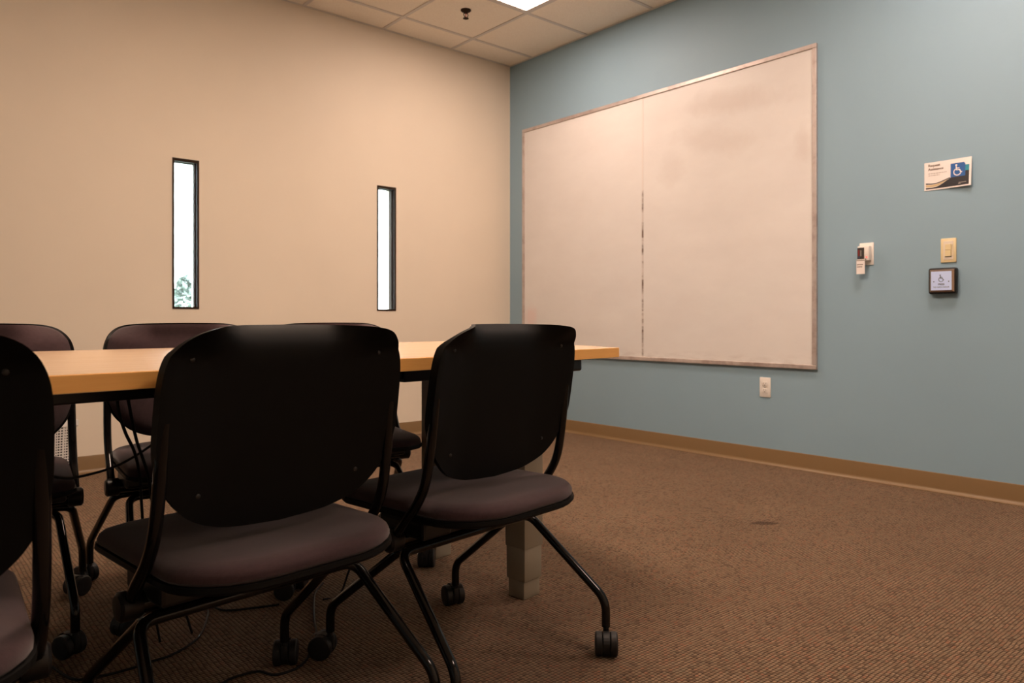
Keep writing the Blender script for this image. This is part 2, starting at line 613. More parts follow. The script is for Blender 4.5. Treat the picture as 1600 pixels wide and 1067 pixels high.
def shrub(x, y, s, label):
    t = thing('shrub', label, 'shrub', (x, y, -0.3))
    bm = tube(BM(), [(0, 0, 0), (0.03 * s, 0, 0.7 * s), (0.0, 0.03, 1.2 * s)], 0.05 * s, 8)
    obj('trunk', bm, M['bark'], t)
    bm = BM()
    rnd = random.Random(int(x * 100))
    for k in range(900):
        th, ph, r = rnd.uniform(0, 2 * PI), math.acos(rnd.uniform(-1, 1)), rnd.uniform(0.55, 1) ** 0.5
        c = Vector((r * math.sin(ph) * math.cos(th) * 0.34, r * math.sin(ph) * math.sin(th) * 0.34, 1.35 + r * math.cos(ph) * 0.95)) * s
        q = Matrix.Rotation(rnd.uniform(0, 2 * PI), 3, 'Z') @ Matrix.Rotation(rnd.uniform(-1, 1), 3, 'X')
        l = 0.13 * s
        vs = [bm.verts.new(c + q @ Vector(p)) for p in ((-l * 0.4, 0, 0), (0, -l, 0), (l * 0.4, 0, 0.02), (0, l, 0))]
        bm.faces.new(vs)
    tag(obj('foliage', bm, M['leaf'], t), kind='stuff')


shrub(1.8, 14.5, 1.0, 'pale green shrub outdoors, seen low through the left slit window')

# ------------------------------------------------------------------ ceiling fixtures
def troffer(lx, ly, nc, ls, label):
    w, d = PIT - 0.024, nc * PIT - 0.024
    t = thing('ceiling_light', label, 'light', (lx + PIT / 2, ly - nc * PIT / 2, CEIL), 0, 'recessed ceiling lights')
    bm = BM()
    box(bm, -w / 2, w / 2, -d / 2, d / 2, 0.012, 0.09)
    obj('housing', bm, M['tee'], t)
    bm = BM()
    f = 0.022
    box(bm, -w / 2, -w / 2 + f, -d / 2, d / 2, -0.002, 0.012)
    box(bm, w / 2 - f, w / 2, -d / 2, d / 2, -0.002, 0.012)
    box(bm, -w / 2 + f, w / 2 - f, -d / 2, -d / 2 + f, -0.002, 0.012)
    box(bm, -w / 2 + f, w / 2 - f, d / 2 - f, d / 2, -0.002, 0.012)
    obj('light_frame', bm, M['tee'], t)
    obj('diffuser', bx(-w / 2 + f, w / 2 - f, -d / 2 + f, d / 2 - f, 0.001, 0.006), emit('glowing_diffuser', LAMP_WARM if nc > 1 else LAMP_COL, ls), t)


troffer(*TROFFERS[0], 'recessed fluorescent ceiling light at the top edge, beside the sprinkler')
for p, l in zip(TROFFERS[1:], ('recessed ceiling light behind the viewer along the blue wall', 'recessed ceiling light over the long table', 'recessed ceiling light behind the viewer near the rear wall')):
    troffer(*p, l)

t = thing('sprinkler_head', 'small dark fire sprinkler hanging from a ceiling tile', 'sprinkler', (-0.955, -0.655, CEIL + 0.003))
obj('escutcheon', lathe(BM(), [(0.036, 0.0), (0.036, -0.004), (0.030, -0.010), (0.014, -0.014), (0.013, -0.022), (0.006, -0.022)]), M['bronze'], t, True)
bm = BM()
for s in (-1, 1):
    tube(bm, catmull([(0.012 * s, 0, -0.018), (0.018 * s, 0, -0.032), (0.012 * s, 0, -0.045), (0.002 * s, 0, -0.054)], 5), 0.003, 7)
obj('yoke', bm, M['bronze'], t, True)
obj('glass_bulb', lathe(BM(), [(0.001, -0.050), (0.003, -0.045), (0.003, -0.028), (0.001, -0.022)], seg=8), M['led'].copy() if False else mat('red_bulb', (0.35, 0.02, 0.02), 0.2), t, True)
bm = lathe(BM(), [(0.002, -0.052), (0.020, -0.056), (0.020, -0.058), (0.002, -0.058)], seg=16)
obj('deflector', bm, M['bronze'], t, True)

# ------------------------------------------------------------------ whiteboard
t = thing('whiteboard', 'large white marker board in two panels with a grimy centre joint, on the blue wall', 'whiteboard', (0, 0, 0))
Y0, Y1, Z0, Z1 = -0.172, -2.658, 0.577, 2.405
YJ = -1.418
for a, b_ in ((Y0 - 0.02, YJ + 0.003), (YJ - 0.003, Y1 + 0.02)):
    obj('writing_panel', bx(-0.012, -0.002, min(a, b_), max(a, b_), Z0 + 0.015, Z1 - 0.015), M['wboard'], t)
obj('joint_strip', bx(-0.0135, -0.004, YJ - 0.0075, YJ + 0.0075, Z0 + 0.025, Z1 - 0.025, bev=0.001, seg=1), M['joint'], t)
fr = 0.026
obj('frame_rail', bx(-0.020, -0.001, Y1, Y0, Z1 - fr, Z1, bev=0.003), M['rail'], t)
obj('frame_rail', bx(-0.020, -0.001, Y1, Y0, Z0, Z0 + fr, bev=0.003), M['rail'], t)
obj('frame_rail', bx(-0.020, -0.001, Y0 - fr, Y0, Z0 + fr, Z1 - fr, bev=0.003), M['rail'], t)
obj('frame_rail', bx(-0.020, -0.001, Y1, Y1 + fr, Z0 + fr, Z1 - fr, bev=0.003), M['rail'], t)

# ------------------------------------------------------------------ small wall things (local frame: +x along the wall to the viewer's right, +y into the wall, +z up)
def wall_thing(name, label, cat, y, z):
    return thing(name, label, cat, (0, y, z), -PI / 2)   # local x -> world -y, local y -> world +x


def text(bm, s, size, fn, bold=0.0, align='CENTER', cx=0, cz=0):
    cu = bpy.data.curves.new('lettering', 'FONT')
    cu.body = s; cu.size = size; cu.align_x = align; cu.offset = bold
    cu.resolution_u = 3
    o = bpy.data.objects.new('lettering', cu)
    COL.objects.link(o)
    dg = bpy.context.evaluated_depsgraph_get()
    me = bpy.data.meshes.new_from_object(o.evaluated_get(dg))
    base = len(bm.verts)
    vs = [bm.verts.new(fn(cx + v.co.x, cz + v.co.y)) for v in me.vertices]
    for p in me.polygons:
        try: bm.faces.new([vs[i] for i in p.vertices])
        except ValueError: pass
    bpy.data.objects.remove(o, do_unlink=True)
    bpy.data.curves.remove(cu)
    bpy.data.meshes.remove(me)


def poly(bm, pts, fn):
    bm.faces.new([bm.verts.new(fn(*p)) for p in pts])


def stroke(bm, pts, w, fn):
    P = [Vector((p[0], p[1])) for p in pts]
    L, R = [], []
    for i, p in enumerate(P):
        a = P[max(0, i - 1)]; c = P[min(len(P) - 1, i + 1)]
        d = (c - a).normalized(); nrm = Vector((-d.y, d.x)) * w / 2
        L.append(bm.verts.new(fn(*(p + nrm)))); R.append(bm.verts.new(fn(*(p - nrm))))
    for i in range(len(P) - 1):
        bm.faces.new((L[i], L[i + 1], R[i + 1], R[i]))


def disc(bm, c, r, fn, n=14):
    poly(bm, [(c[0] + r * math.cos(2 * PI * k / n), c[1] + r * math.sin(2 * PI * k / n)) for k in range(n)], fn)


def access_symbol(bm, c, s, fn):
    """the wheelchair symbol, s = total height"""
    def q(x, y): return fn(c[0] + x * s, c[1] + y * s)
    disc(bm, (-0.12, 0.42), 0.085, q)
    stroke(bm, [(-0.12, 0.32), (-0.10, 0.0), (0.16, 0.0), (0.26, -0.24), (0.36, -0.20)], 0.10, q)
    stroke(bm, [(-0.11, 0.16), (0.14, 0.14)], 0.075, q)
    arc = [(-0.02 + 0.29 * math.cos(a), -0.17 + 0.29 * math.sin(a)) for a in [math.radians(120 + 12 * k) for k in range(19)]]
    stroke(bm, arc, 0.075, q)


# notice card, lower right corner lifting off the wall
SW, SH = 0.214, 0.139
t = wall_thing('notice_sign', 'white Request Assistance notice card with blue wheelchair symbol, above the light switch', 'sign', -3.320, 1.572)


def sgn(off):
    def fn(x, z):
        u, v = x / SW + 0.5, 0.5 - z / SH
        lift = 0.022 * max(0, u - 0.25) ** 1.3 * (0.35 + 0.9 * v)
        return Vector((x, -0.0025 - lift - off, z))
    return fn


def grid_card(bm, n, m_, th):
    def layer(off):
        f = sgn(off)
        return [[bm.verts.new(f(-SW / 2 + SW * i / n, -SH / 2 + SH * j / m_)) for j in range(m_ + 1)] for i in range(n + 1)]
    A, B = layer(0), layer(-th)
    for i in range(n):
        for j in range(m_):
            bm.faces.new((A[i][j], A[i + 1][j], A[i + 1][j + 1], A[i][j + 1]))
            bm.faces.new((B[i][j], B[i][j + 1], B[i + 1][j + 1], B[i + 1][j]))
    for i in range(n):
        bm.faces.new((A[i][0], B[i][0], B[i + 1][0], A[i + 1][0])); bm.faces.new((A[i][m_], A[i + 1][m_], B[i + 1][m_], B[i][m_]))
    for j in range(m_):
        bm.faces.new((A[0][j], A[0][j + 1], B[0][j + 1], B[0][j])); bm.faces.new((A[n][j], B[n][j], B[n][j + 1], A[n][j + 1]))


bm = BM(); grid_card(bm, 12, 6, 0.0012); obj('card', bm, M['paper'], t)


def uv(u, v): return ((u - 0.5) * SW, (0.5 - v) * SH)


def band(bm, up, lo, fn, n=16):
    for k in range(n):
        u0, u1 = up[0][0] + (up[-1][0] - up[0][0]) * k / n, up[0][0] + (up[-1][0] - up[0][0]) * (k + 1) / n
        def ev(c, u):
            for (a, va), (b_, vb) in zip(c, c[1:]):
                if a <= u <= b_ + 1e-9:
                    s = (u - a) / (b_ - a); s2 = s * s * (3 - 2 * s) if False else s
                    return va + (vb - va) * s2
            return c[-1][1]
        poly(bm, [uv(u0, ev(up, u0)), uv(u0, ev(lo, u0)), uv(u1, ev(lo, u1)), uv(u1, ev(up, u1))], fn)


bm = BM(); f0 = sgn(0.0004)
band(bm, [(0.035, 0.90), (0.16, 0.915), (0.28, 0.89), (0.40, 0.80), (0.50, 0.70), (0.58, 0.63), (0.88, 0.615), (0.955, 0.60)], [(0.035, 0.955), (0.955, 0.955)], f0, 24)
poly(bm, [uv(0.87, 0.44), uv(0.87, 0.64), uv(0.955, 0.64), uv(0.955, 0.44)], f0)
band(bm, [(0.035, 0.735), (0.16, 0.765), (0.28, 0.755), (0.40, 0.70), (0.55, 0.62)], [(0.035, 0.78), (0.16, 0.80), (0.28, 0.785), (0.40, 0.735), (0.55, 0.655)], f0, 18)
obj('dark_print', bm, M['ink'], t)
bm = BM(); f1 = sgn(0.0006)
band(bm, [(0.035, 0.795), (0.16, 0.815), (0.28, 0.80), (0.40, 0.745), (0.50, 0.685)], [(0.035, 0.87), (0.16, 0.89), (0.28, 0.87), (0.40, 0.785), (0.50, 0.695)], f1, 18)
obj('gold_print', bm, M['inkgold'], t)
bm = BM()
poly(bm, [uv(0.565, 0.155), uv(0.565, 0.635), uv(0.875, 0.635), uv(0.875, 0.23), uv(0.845, 0.155)], f1)
obj('blue_print', bm, M['inkblue'], t)
bm = BM(); poly(bm, [uv(0.875, 0.255), uv(0.875, 0.46), uv(0.955, 0.46), uv(0.955, 0.255)], f1); obj('teal_print', bm, M['inkteal'], t)
bm = BM(); c = uv(0.715, 0.40); access_symbol(bm, c, 0.056, sgn(0.0009)); obj('access_symbol', bm, M['paper'], t)
bm = BM()
x, z = uv(0.085, 0.155); text(bm, 'Request', 0.0165, f1, 0.0004, 'LEFT', x, z)
x, z = uv(0.085, 0.29); text(bm, 'Assistance', 0.0165, f1, 0.0004, 'LEFT', x, z)
obj('lettering', bm, M['inkbrown'], t)
bm = BM(); rr = random.Random(3)
for v, u1 in ((0.395, 0.48), (0.465, 0.33)):
    u = 0.09
    while u < u1:
        w = rr.uniform(0.03, 0.06)
        poly(bm, [uv(u, v), uv(u, v + 0.022), uv(min(u + w, u1), v + 0.022), uv(min(u + w, u1), v)], f1); u += w + 0.012
obj('small_print', bm, M['inkgrey'], t)
bm = BM()
for v, a, b_ in ((0.845, 0.74, 0.90), (0.885, 0.73, 0.78)):
    poly(bm, [uv(a, v), uv(a, v + 0.02), uv(b_, v + 0.02), uv(b_, v)], f1)
obj('small_print', bm, M['inkgrey'], t)

# light switch
t = wall_thing('light_switch', 'ivory rocker light switch between the notice card and the black push plate', 'switch', -3.324, 1.197)
obj('cover_plate', bx(-0.035, 0.035, -0.007, 0, -0.0595, 0.0595, bev=0.003), M['ivory'], t, True)
obj('inset', bx(-0.0225, 0.0225, -0.0082, -0.005, -0.046, 0.046, bev=0.001, seg=1), M['ivory2'], t)
bm = BM()
box(bm, -0.0135, 0.0135, -0.0125, -0.008, 0.001, 0.030, bev=0.0015)
box(bm, -0.0135, 0.0135, -0.0150, -0.008, -0.030, -0.001, bev=0.0015)
obj('rocker', bm, M['ivory'], t)
obj('rocker_gap', bx(-0.0145, 0.0145, -0.0088, -0.0080, -0.0335, -0.0295), M['slot'], t)
obj('slide', bx(0.015, 0.019, -0.011, -0.008, -0.028, 0.028, bev=0.001, seg=1), M['ivory'], t)

# push plate
t = wall_thing('push_plate', 'square black door opener box with daylight-tinted wheelchair push plate, under the light switch', 'door button', -3.305, 1.047)
bm = bx(-0.063, 0.063, -0.036, 0, -0.064, 0.064, bev=0.010, seg=4)
obj('housing', bm, M['black'], t, True)
bm = BM()
lo = [(-0.055, -0.055), (0.055, -0.055), (0.055, 0.055), (-0.055, 0.055)]
a = [bm.verts.new((x, -0.0362, z)) for x, z in lo]
b_ = [bm.verts.new((x * 0.85, -0.044, z * 0.85)) for x, z in lo]
for k in range(4): bm.faces.new((a[k], a[(k + 1) % 4], b_[(k + 1) % 4], b_[k]))
bm.faces.new(list(reversed(a)))
bm.faces.new(b_)
pl = obj('button_rim', bm, M['platebev'], t)
obj('button_face', bx(-0.0462, 0.0462, -0.0446, -0.0436, -0.0462, 0.0462), M['plate'], t)
fn = lambda x, z: Vector((x, -0.0450, z))
bm = BM(); access_symbol(bm, (0.0, 0.012), 0.036, fn); obj('access_symbol', bm, M['ink'], t)
bm = BM()
text(bm, 'PRESS', 0.0115, fn, 0.0003, 'CENTER', 0, -0.0215)
text(bm, 'TO OPEN DOOR', 0.0095, fn, 0.0001, 'CENTER', 0, -0.0345)
obj('lettering', bm, M['ink'], t)
for s in (-1, 1):
    obj('screw', lathe(BM(), [(0.0028, -0.0452), (0.0028, -0.0440)], 'Y', 10, (0.0335 * s, 0, -0.004)), M['screw'], t)

# card holder / thermostat box
t = wall_thing('wall_control', 'white wall control box with a dark window and red light, right of the whiteboard', 'control box', -2.925, 1.205)
obj('base_plate', bx(-0.034, 0.040, -0.006, 0, -0.058, 0.060, bev=0.002), M['whitep'], t, True)
obj('casing', bx(-0.032, 0.030, -0.036, -0.005, -0.036, 0.042, bev=0.004), M['whitep'], t, True)
bm = bx(-0.031, 0.0045, -0.0385, -0.036, -0.027, 0.0335, bev=0.001, seg=1)
wd = obj('window', bm, M['slot'], t)
bm = bx(-0.027, -0.019, -0.0392, -0.0383, -0.010, 0.022); obj('indicator_strip', bm, mat('red_strip', (0.20, 0.02, 0.02), 0.4), t)
bm = bx(-0.027, -0.017, -0.0392, -0.0383, -0.024, -0.011); obj('indicator_strip', bm, mat('blue_strip', (0.04, 0.045, 0.10), 0.4), t)
bm = bx(-0.015, -0.009, -0.0392, -0.0383, -0.012, 0.020); obj('indicator_strip', bm, mat('grey_strip', (0.25, 0.22, 0.20), 0.4), t)
obj('indicator_light', lathe(BM(), [(0.0045, -0.039), (0.0045, -0.035)], 'Y', 12, (0.017, 0, -0.018)), M['led'], t)
obj('key_slot', bx(0.010, 0.014, -0.0375, -0.0355, -0.033, -0.026), M['slot'], t)
# the paper tag hanging from it
t = wall_thing('paper_tag', 'small white paper tag hanging from the wall control box', 'tag', -2.925, 1.205)
obj('tag_card', bx(-0.0345, 0.0095, -0.0410, -0.0400, -0.106, -0.030), M['paper'], t)
bm = BM(); rr = random.Random(5)
fn = lambda x, z: Vector((x, -0.0413, z))
for zz in (-0.056, -0.068):
    x = -0.030
    while x < -0.004:
        w = rr.uniform(0.003, 0.007)
        poly(bm, [(x, zz - 0.0025), (x + w, zz - 0.0025), (x + w, zz + 0.0025), (x, zz + 0.0025)], fn); x += w + 0.0018
obj('tag_print', bm, M['inkbrown'], t)
obj('tag_fold', bx(-0.0335, 0.0085, -0.0415, -0.0400, -0.037, -0.031, bev=0.0005, seg=1), M['inkgrey'], t)

# outlet
t = wall_thing('power_outlet', 'white duplex power outlet low on the blue wall under the whiteboard', 'outlet', -2.336, 0.4565)
obj('cover_plate', bx(-0.0355, 0.0355, -0.006, 0, -0.0585, 0.0585, bev=0.0025), M['whitep'], t, True)
for s in (-1, 1):
    cz = 0.0195 * s
    r = obj('receptacle', bx(-0.017, 0.017, -0.0085, -0.005, cz - 0.0145, cz + 0.0145, bev=0.003), M['whitep'], t, True)
    bm = BM()
    box(bm, -0.0075, -0.0055, -0.0089, -0.0082, cz - 0.001, cz + 0.0085)
    box(bm, 0.0055, 0.0075, -0.0089, -0.0082, cz, cz + 0.0075)
    lathe(bm, [(0.0028, -0.0089), (0.0028, -0.0082)], 'Y', 10, (0, 0, cz - 0.0075))
    obj('slots', bm, M['slot'], r)
obj('screw', lathe(BM(), [(0.0028, -0.0068), (0.0028, -0.005)], 'Y', 10), M['screw'], t)

# ------------------------------------------------------------------ conference table
TZ, TT = 0.768, 0.030
TA = 0.12
ca, sa = math.cos(TA), math.sin(TA)
t = thing('conference_table', 'long maple topped conference table with black underframe and putty coloured legs', 'table', (-2.243, -3.152, 0), 0)


def tl(x, y): return (x + 2.243, y + 3.152)


def arc_edge(p, q, bow, n=10):
    p, q = Vector(p), Vector(q)
    d = q - p; nrm = Vector((d.y, -d.x)).normalized()
    return [tuple(p + d * (k / n) + nrm * bow * 4 * (k / n) * (1 - k / n)) for k in range(n)]


FR, BR, BL, FL = (-2.243, -3.152), (-2.195, -2.197), (-4.74, -2.40), (-4.70, -3.465)
outline = arc_edge(FL, FR, 0.012, 12) + arc_edge(FR, BR, 0.070, 12) + arc_edge(BR, BL, 0.012, 12) + arc_edge(BL, FL, 0.07, 12)
ol = [tl(*p) for p in outline]
cxy = Vector((sum(p[0] for p in ol) / len(ol), sum(p[1] for p in ol) / len(ol)))
inner = [tuple(Vector(p) + (cxy - Vector(p)).normalized() * 0.0025) for p in ol]
bm = prism(BM(), inner, TZ - TT, TZ, bev=0.001, seg=1)
obj('tabletop', bm, M['top'], t)
bm = BM()
n = len(ol)
ringA = [bm.verts.new((*p, TZ - TT + 0.001)) for p in ol]
ringB = [bm.verts.new((*p, TZ - 0.0016)) for p in ol]
ringB2 = [bm.verts.new((*(Vector(p) * 0.6 + Vector(q) * 0.4), TZ - 0.0003)) for p, q in zip(ol, inner)]
ringC = [bm.verts.new((*p, TZ - 0.0003)) for p in inner]
ringD = [bm.verts.new((*p, TZ - TT + 0.001)) for p in inner]
for A, B in ((ringA, ringB), (ringB, ringB2), (ringB2, ringC), (ringC, ringD), (ringD, ringA)):
    for k in range(n):
        bm.faces.new((A[k], A[(k + 1) % n], B[(k + 1) % n], B[k]))
obj('edge_band', bm, M['edge'], t)


def rot_box(cx, cy, hx, hy, z0, z1, bev=0.0, ang=TA):
    b2 = bx(-hx, hx, -hy, hy, z0, z1, bev=bev)
    for v in b2.verts:
        x, y = v.co.x, v.co.y
        v.co.x = cx + x * math.cos(ang) - y * math.sin(ang); v.co.y = cy + x * math.sin(ang) + y * math.cos(ang)
    return b2


def put_leg(cx, cy):
    cx, cy = tl(cx, cy)
    lg = obj('leg', rot_box(cx, cy, 0.043, 0.041, 0.155, TZ - TT - 0.036, 0.004), M['putty'], t, True)
    obj('leg_sleeve', rot_box(cx, cy, 0.0405, 0.0385, 0.055, 0.16, 0.004), M['putty'], lg, True)
    obj('foot', rot_box(cx, cy, 0.037, 0.033, 0.0, 0.06, 0.004), M['putty'], lg, True)


# right-hand pair (axis of the pair leans with the table), then the hidden left-hand pair
put_leg(-2.468, -2.960); put_leg(-2.450, -2.466)
put_leg(-4.52, -3.20); put_leg(-4.55, -2.68)
for cx, cy in ((-2.470, -2.712), (-4.54, -2.94)):
    x, y = tl(cx, cy)
    obj('support_arm', rot_box(x, y, 0.043, 0.432, TZ - TT - 0.036, TZ - TT, 0.006, 0.075), M['black'], t)
# long rails under the top, front and back
def rail(p, q, z0, hw):
    p, q = Vector(tl(*p)), Vector(tl(*q))
    c = (p + q) / 2; d = q - p
    return rot_box(c.x, c.y, d.length / 2, hw, z0, TZ - TT, 0.003, math.atan2(d.y, d.x))


obj('rail', rail((-4.49, -3.31), (-2.52, -3.05), TZ - TT - 0.029, 0.02), M['black'], t)
obj('rail', rail((-4.52, -2.55), (-2.50, -2.42), TZ - TT - 0.029, 0.02), M['black'], t)
obj('hinge_bracket', rail((-3.02, -3.128), (-2.52, -3.062), TZ - TT - 0.037, 0.014), M['black'], t)

# ------------------------------------------------------------------ chairs (local frame: sitter faces +y, shell at y = 0, floor z = 0)
def interp(tab, z):
    if z <= tab[0][0]: return tab[0][1]
    for (a, va), (b_, vb) in zip(tab, tab[1:]):
        if z <= b_: return va + (vb - va) * (z - a) / (b_ - a)
    return tab[-1][1]


LEAN = [(0.45, 0.058), (0.55, 0.045), (0.65, 0.030), (0.75, 0.014), (0.80, 0.006), (0.85, 0.0)]


def sm(a, b_, x):
    s = min(1, max(0, (x - a) / (b_ - a))); return s * s * (3 - 2 * s)


def back_y(x, z):
    ax = abs(x)
    y = interp(LEAN, z) + 0.014 * (1 - sm(0.12, 0.225, ax))
    tz = max(0, (z - 0.795) / 0.045)
    k = sm(0.075, 0.19, ax)
    y += tz * (0.027 * tz * (1 - k) - 0.046 * k)
    return y


half = [(0, .8445), (.09, .8435), (.150, .8405), (.190, .8315), (.217, .813), (.234, .785), (.2415, .745), (.2435, .68), (.2425, .635), (.236, .600), (.222, .563), (.198, .530), (.16, .500), (.10, .481), (0, .474)]
hp = catmull([(x, z, 0) for x, z in half], 4)
full = [(p.x, p.y) for p in hp] + [(-p.x, p.y) for p in reversed(hp[1:-1])]
CZ = 0.66


def shell_bm(scale, y_off, th, dome=0.0, rings=9, rimr=0.0):
    bm = BM()
    def layer(front):
        L = []
        for k in range(1, rings + 1):
            s = 1 - (1 - k / rings) ** 1.7
            rg = []
            for x, z in full:
                X, Z = x * s * scale[0], CZ + (z - CZ) * s * scale[1]
                e = s
                fl = sm(0.207, 0.234, abs(X)) * sm(0.575, 0.625, Z) if not dome else 0
                y = back_y(X, Z) + y_off + ((0.006 if front else -0.007) * fl)
                if front: y += th * (1 - 0.75 * max(0, (e - 0.86) / 0.14) ** 2 if dome else 1) + dome * (1 - e ** 3)
                rg.append(bm.verts.new((X, y, Z)))
            L.append(rg)
        c = bm.verts.new((0, back_y(0, CZ) + y_off + ((th + dome) if front else 0), CZ))
        N = len(full)
        for i in range(N):
            bm.faces.new((c, L[0][i], L[0][(i + 1) % N]))
        for a, b_ in zip(L, L[1:]):
            for i in range(N):
                bm.faces.new((a[i], b_[i], b_[(i + 1) % N], a[(i + 1) % N]))
        return L
    A, B = layer(False), layer(True)
    N = len(full)
    for i in range(N):
        bm.faces.new((A[-1][i], B[-1][i], B[-1][(i + 1) % N], A[-1][(i + 1) % N]))
    return bm


def seat_outline(hw, yr, yf, rr, rf):
    pts = []
    def corner(cx, cy, a0, r, sx=1.0):
        for k in range(9):
            a = a0 + PI / 2 * k / 8
            pts.append((cx + r * sx * math.cos(a), cy + r * math.sin(a)))
    corner(hw - rf, yf - rf * 0.8, 0, rf * 0.8, 1.25)
    corner(-hw + rf, yf - rf * 0.8, PI / 2, rf * 0.8, 1.25)
    corner(-hw + rr, yr + rr * 0.85, PI, rr * 0.85, 1 / 0.85)
    corner(hw - rr, yr + rr * 0.85, 1.5 * PI, rr * 0.85, 1 / 0.85)
    return pts


def slab(outl, z0, prof, sag=0.0):
    """stack of inset outlines: prof = [(inset, z)...]"""
    bm = BM()
    cx = sum(p[0] for p in outl) / len(outl); cy = sum(p[1] for p in outl) / len(outl)
    rings = []
    for ins, z in prof:
        rg = []
        for x, y in outl:
            d = Vector((cx - x, cy - y)); L = d.length; d = d / L * min(ins, L * 0.98)
            X, Y = x + d.x, y + d.y
            # waterfall front edge and a faint dish in the middle
            zz = z - sag * max(0, (Y - 0.30) / 0.12) ** 2 * 0.012 - (sag * 0.004 * (1 - min(1, (X / 0.2) ** 2)) if ins > 0.05 else 0)
            rg.append(bm.verts.new((X, Y, zz)))
        rings.append(rg)
    N = len(outl)
    for a, b_ in zip(rings, rings[1:]):
        for i in range(N):
            bm.faces.new((a[i], a[(i + 1) % N], b_[(i + 1) % N], b_[i]))
    bm.faces.new(list(reversed(rings[0])))
    bm.faces.new(rings[-1])
    return bm


CAST = [(-0.220, 0.432), (0.220, 0.432), (0.267, -0.074), (-0.267, -0.074)]     # front left, front right, rear right, rear left


def make_chair():
    t = thing('conference_chair', 'x', 'chair', (0, 0, 0), 0, 'black nesting conference chairs')
    obj('back_shell', shell_bm((1, 1), 0, 0.011), M['shell'], t, True)
    obj('back_cushion', shell_bm((0.972, 0.98), 0.0105, 0.018, dome=0.010), M['fabric'], t, True)
    for x, z in ((-0.19, 0.787), (0.19, 0.787), (0.162, 0.549), (-0.162, 0.549)):
        y = back_y(x, z)
        obj('screw', lathe(BM(), [(0.0025, y - 0.0020), (0.0043, y - 0.001), (0.0043, y + 0.004)], 'Y', 12, (x, 0, z)), M['screw'], t, True)
    for s in (-1, 1):
        p = [(0.2300, 0.029, 0.685), (0.2305, 0.033, 0.65), (0.2315, 0.040, 0.59), (0.233, 0.057, 0.50), (0.234, 0.088, 0.442), (0.235, 0.130, 0.395), (0.235, 0.166, 0.352)]
        obj('back_tube', tube(BM(), catmull([(s * a, b_, c) for a, b_, c in p], 6), 0.0112, 12), M['tubing'], t, True)
        obj('pivot_cap', lathe(BM(), [(0.024, 0.216), (0.0265, 0.220), (0.0265, 0.249), (0.021, 0.254), (0.004, 0.255)], 'X', 20, (0, 0.168, 0.352)) if s > 0 else
            lathe(BM(), [(0.004, -0.255), (0.021, -0.254), (0.0265, -0.249), (0.0265, -0.220), (0.024, -0.216)], 'X', 20, (0, 0.168, 0.352)), M['black'], t, True)
    ol_ = seat_outline(0.224, -0.068, 0.420, 0.150, 0.085)
    obj('seat_cushion', slab(ol_, 0, [(0.006, 0.416), (0.0, 0.422), (0.0, 0.430), (0.004, 0.438), (0.014, 0.445), (0.035, 0.449), (0.075, 0.451), (0.13, 0.452), (0.19, 0.452)], 1.0), M['fabric'], t, True)
    op = seat_outline(0.228, -0.072, 0.424, 0.152, 0.087)
    obj('seat_pan', slab(op, 0, [(0.10, 0.392), (0.03, 0.397), (0.006, 0.402), (0.0, 0.408), (0.001, 0.4165), (0.006, 0.4165)]), M['shell'], t, True)
    obj('seat_beam', tube(BM(), [(-0.218, 0.168, 0.352), (0.218, 0.168, 0.352)], 0.021, 16), M['tubing'], t, True)
    bm = BM()
    for s in (-1, 1):
        box(bm, s * 0.165 - 0.045, s * 0.165 + 0.045, 0.09, 0.25, 0.356, 0.398, bev=0.008)
    box(bm, -0.14, 0.14, 0.11, 0.225, 0.350, 0.394, bev=0.006)
    obj('seat_bracket', bm, M['black'], t)
    zr, zf = 0.323, 0.318
    for s in (-1, 1):
        p = [(0, 0.150, zr), (s * 0.226, 0.150, zr), (s * 0.267, -0.074, 0.134), (s * 0.267, -0.074, 0.066)]
        lg = obj('leg', tube(BM(), fillet(p, 0.032, 7), 0.0112, 12), M['tubing'], t, True)
        p = [(0, 0.186, zf), (s * 0.192, 0.186, zf), (s * 0.220, 0.432, 0.128), (s * 0.220, 0.432, 0.066)]
        lg = obj('leg', tube(BM(), fillet(p, 0.032, 7), 0.0112, 12), M['tubing'], t, True)
    # twin-wheel castors: origin on the swivel axis, wheels trailing along +y
    me_h = me_w = None
    for k, (x, y) in enumerate(CAST):
        if me_h is None:
            bm = tube(BM(), [(0, 0, 0.052), (0, 0, 0.0665)], 0.0075, 12)
            box(bm, -0.0075, 0.0075, -0.010, 0.022, 0.022, 0.057, bev=0.003)
            lathe(bm, [(0.020, -0.0078), (0.0285, -0.0078), (0.0285, 0.0078), (0.020, 0.0078)], 'X', 20, (0, 0.020, 0.0305))
            # curved hood over the wheels
            hood = [(0.026 + 0.0315 * math.cos(a), 0.030 + 0.0315 * math.sin(a)) for a in [math.radians(25 + 14 * q) for q in range(12)]]
            for (y0, z0), (y1, z1) in zip(hood, hood[1:]):
                pts = [bm.verts.new((sx, yy, zz)) for sx in (-0.008, 0.008) for yy, zz in ((y0, z0), (y1, z1))]
                bm.faces.new((pts[0], pts[1], pts[3], pts[2]))
            c = obj('caster', bm, M['rubber'], t, True); me_h = c.data
        else:
            c = share('caster', me_h, t)
        c.location = (x, y, 0)
        for s in (-1, 1):
            if me_w is None:
                bm = lathe(BM(), [(0.008, -0.0095), (0.022, -0.0105), (0.0275, -0.0095), (0.0300, -0.0065), (0.0300, 0.0065), (0.0275, 0.0095), (0.022, 0.0105), (0.008, 0.0095)], 'X', 28)
                w = obj('wheel', bm, M['rubber'], c, True); me_w = w.data
            else:
                w = share('wheel', me_w, c)
            w.location = (s * 0.0185, 0.020, 0.0300)
    return t


def copy_tree(o, parent=None):
    c = o.copy()
    COL.objects.link(c)
    c.parent = parent
    for ch in o.children:
        copy_tree(ch, c)
    return c


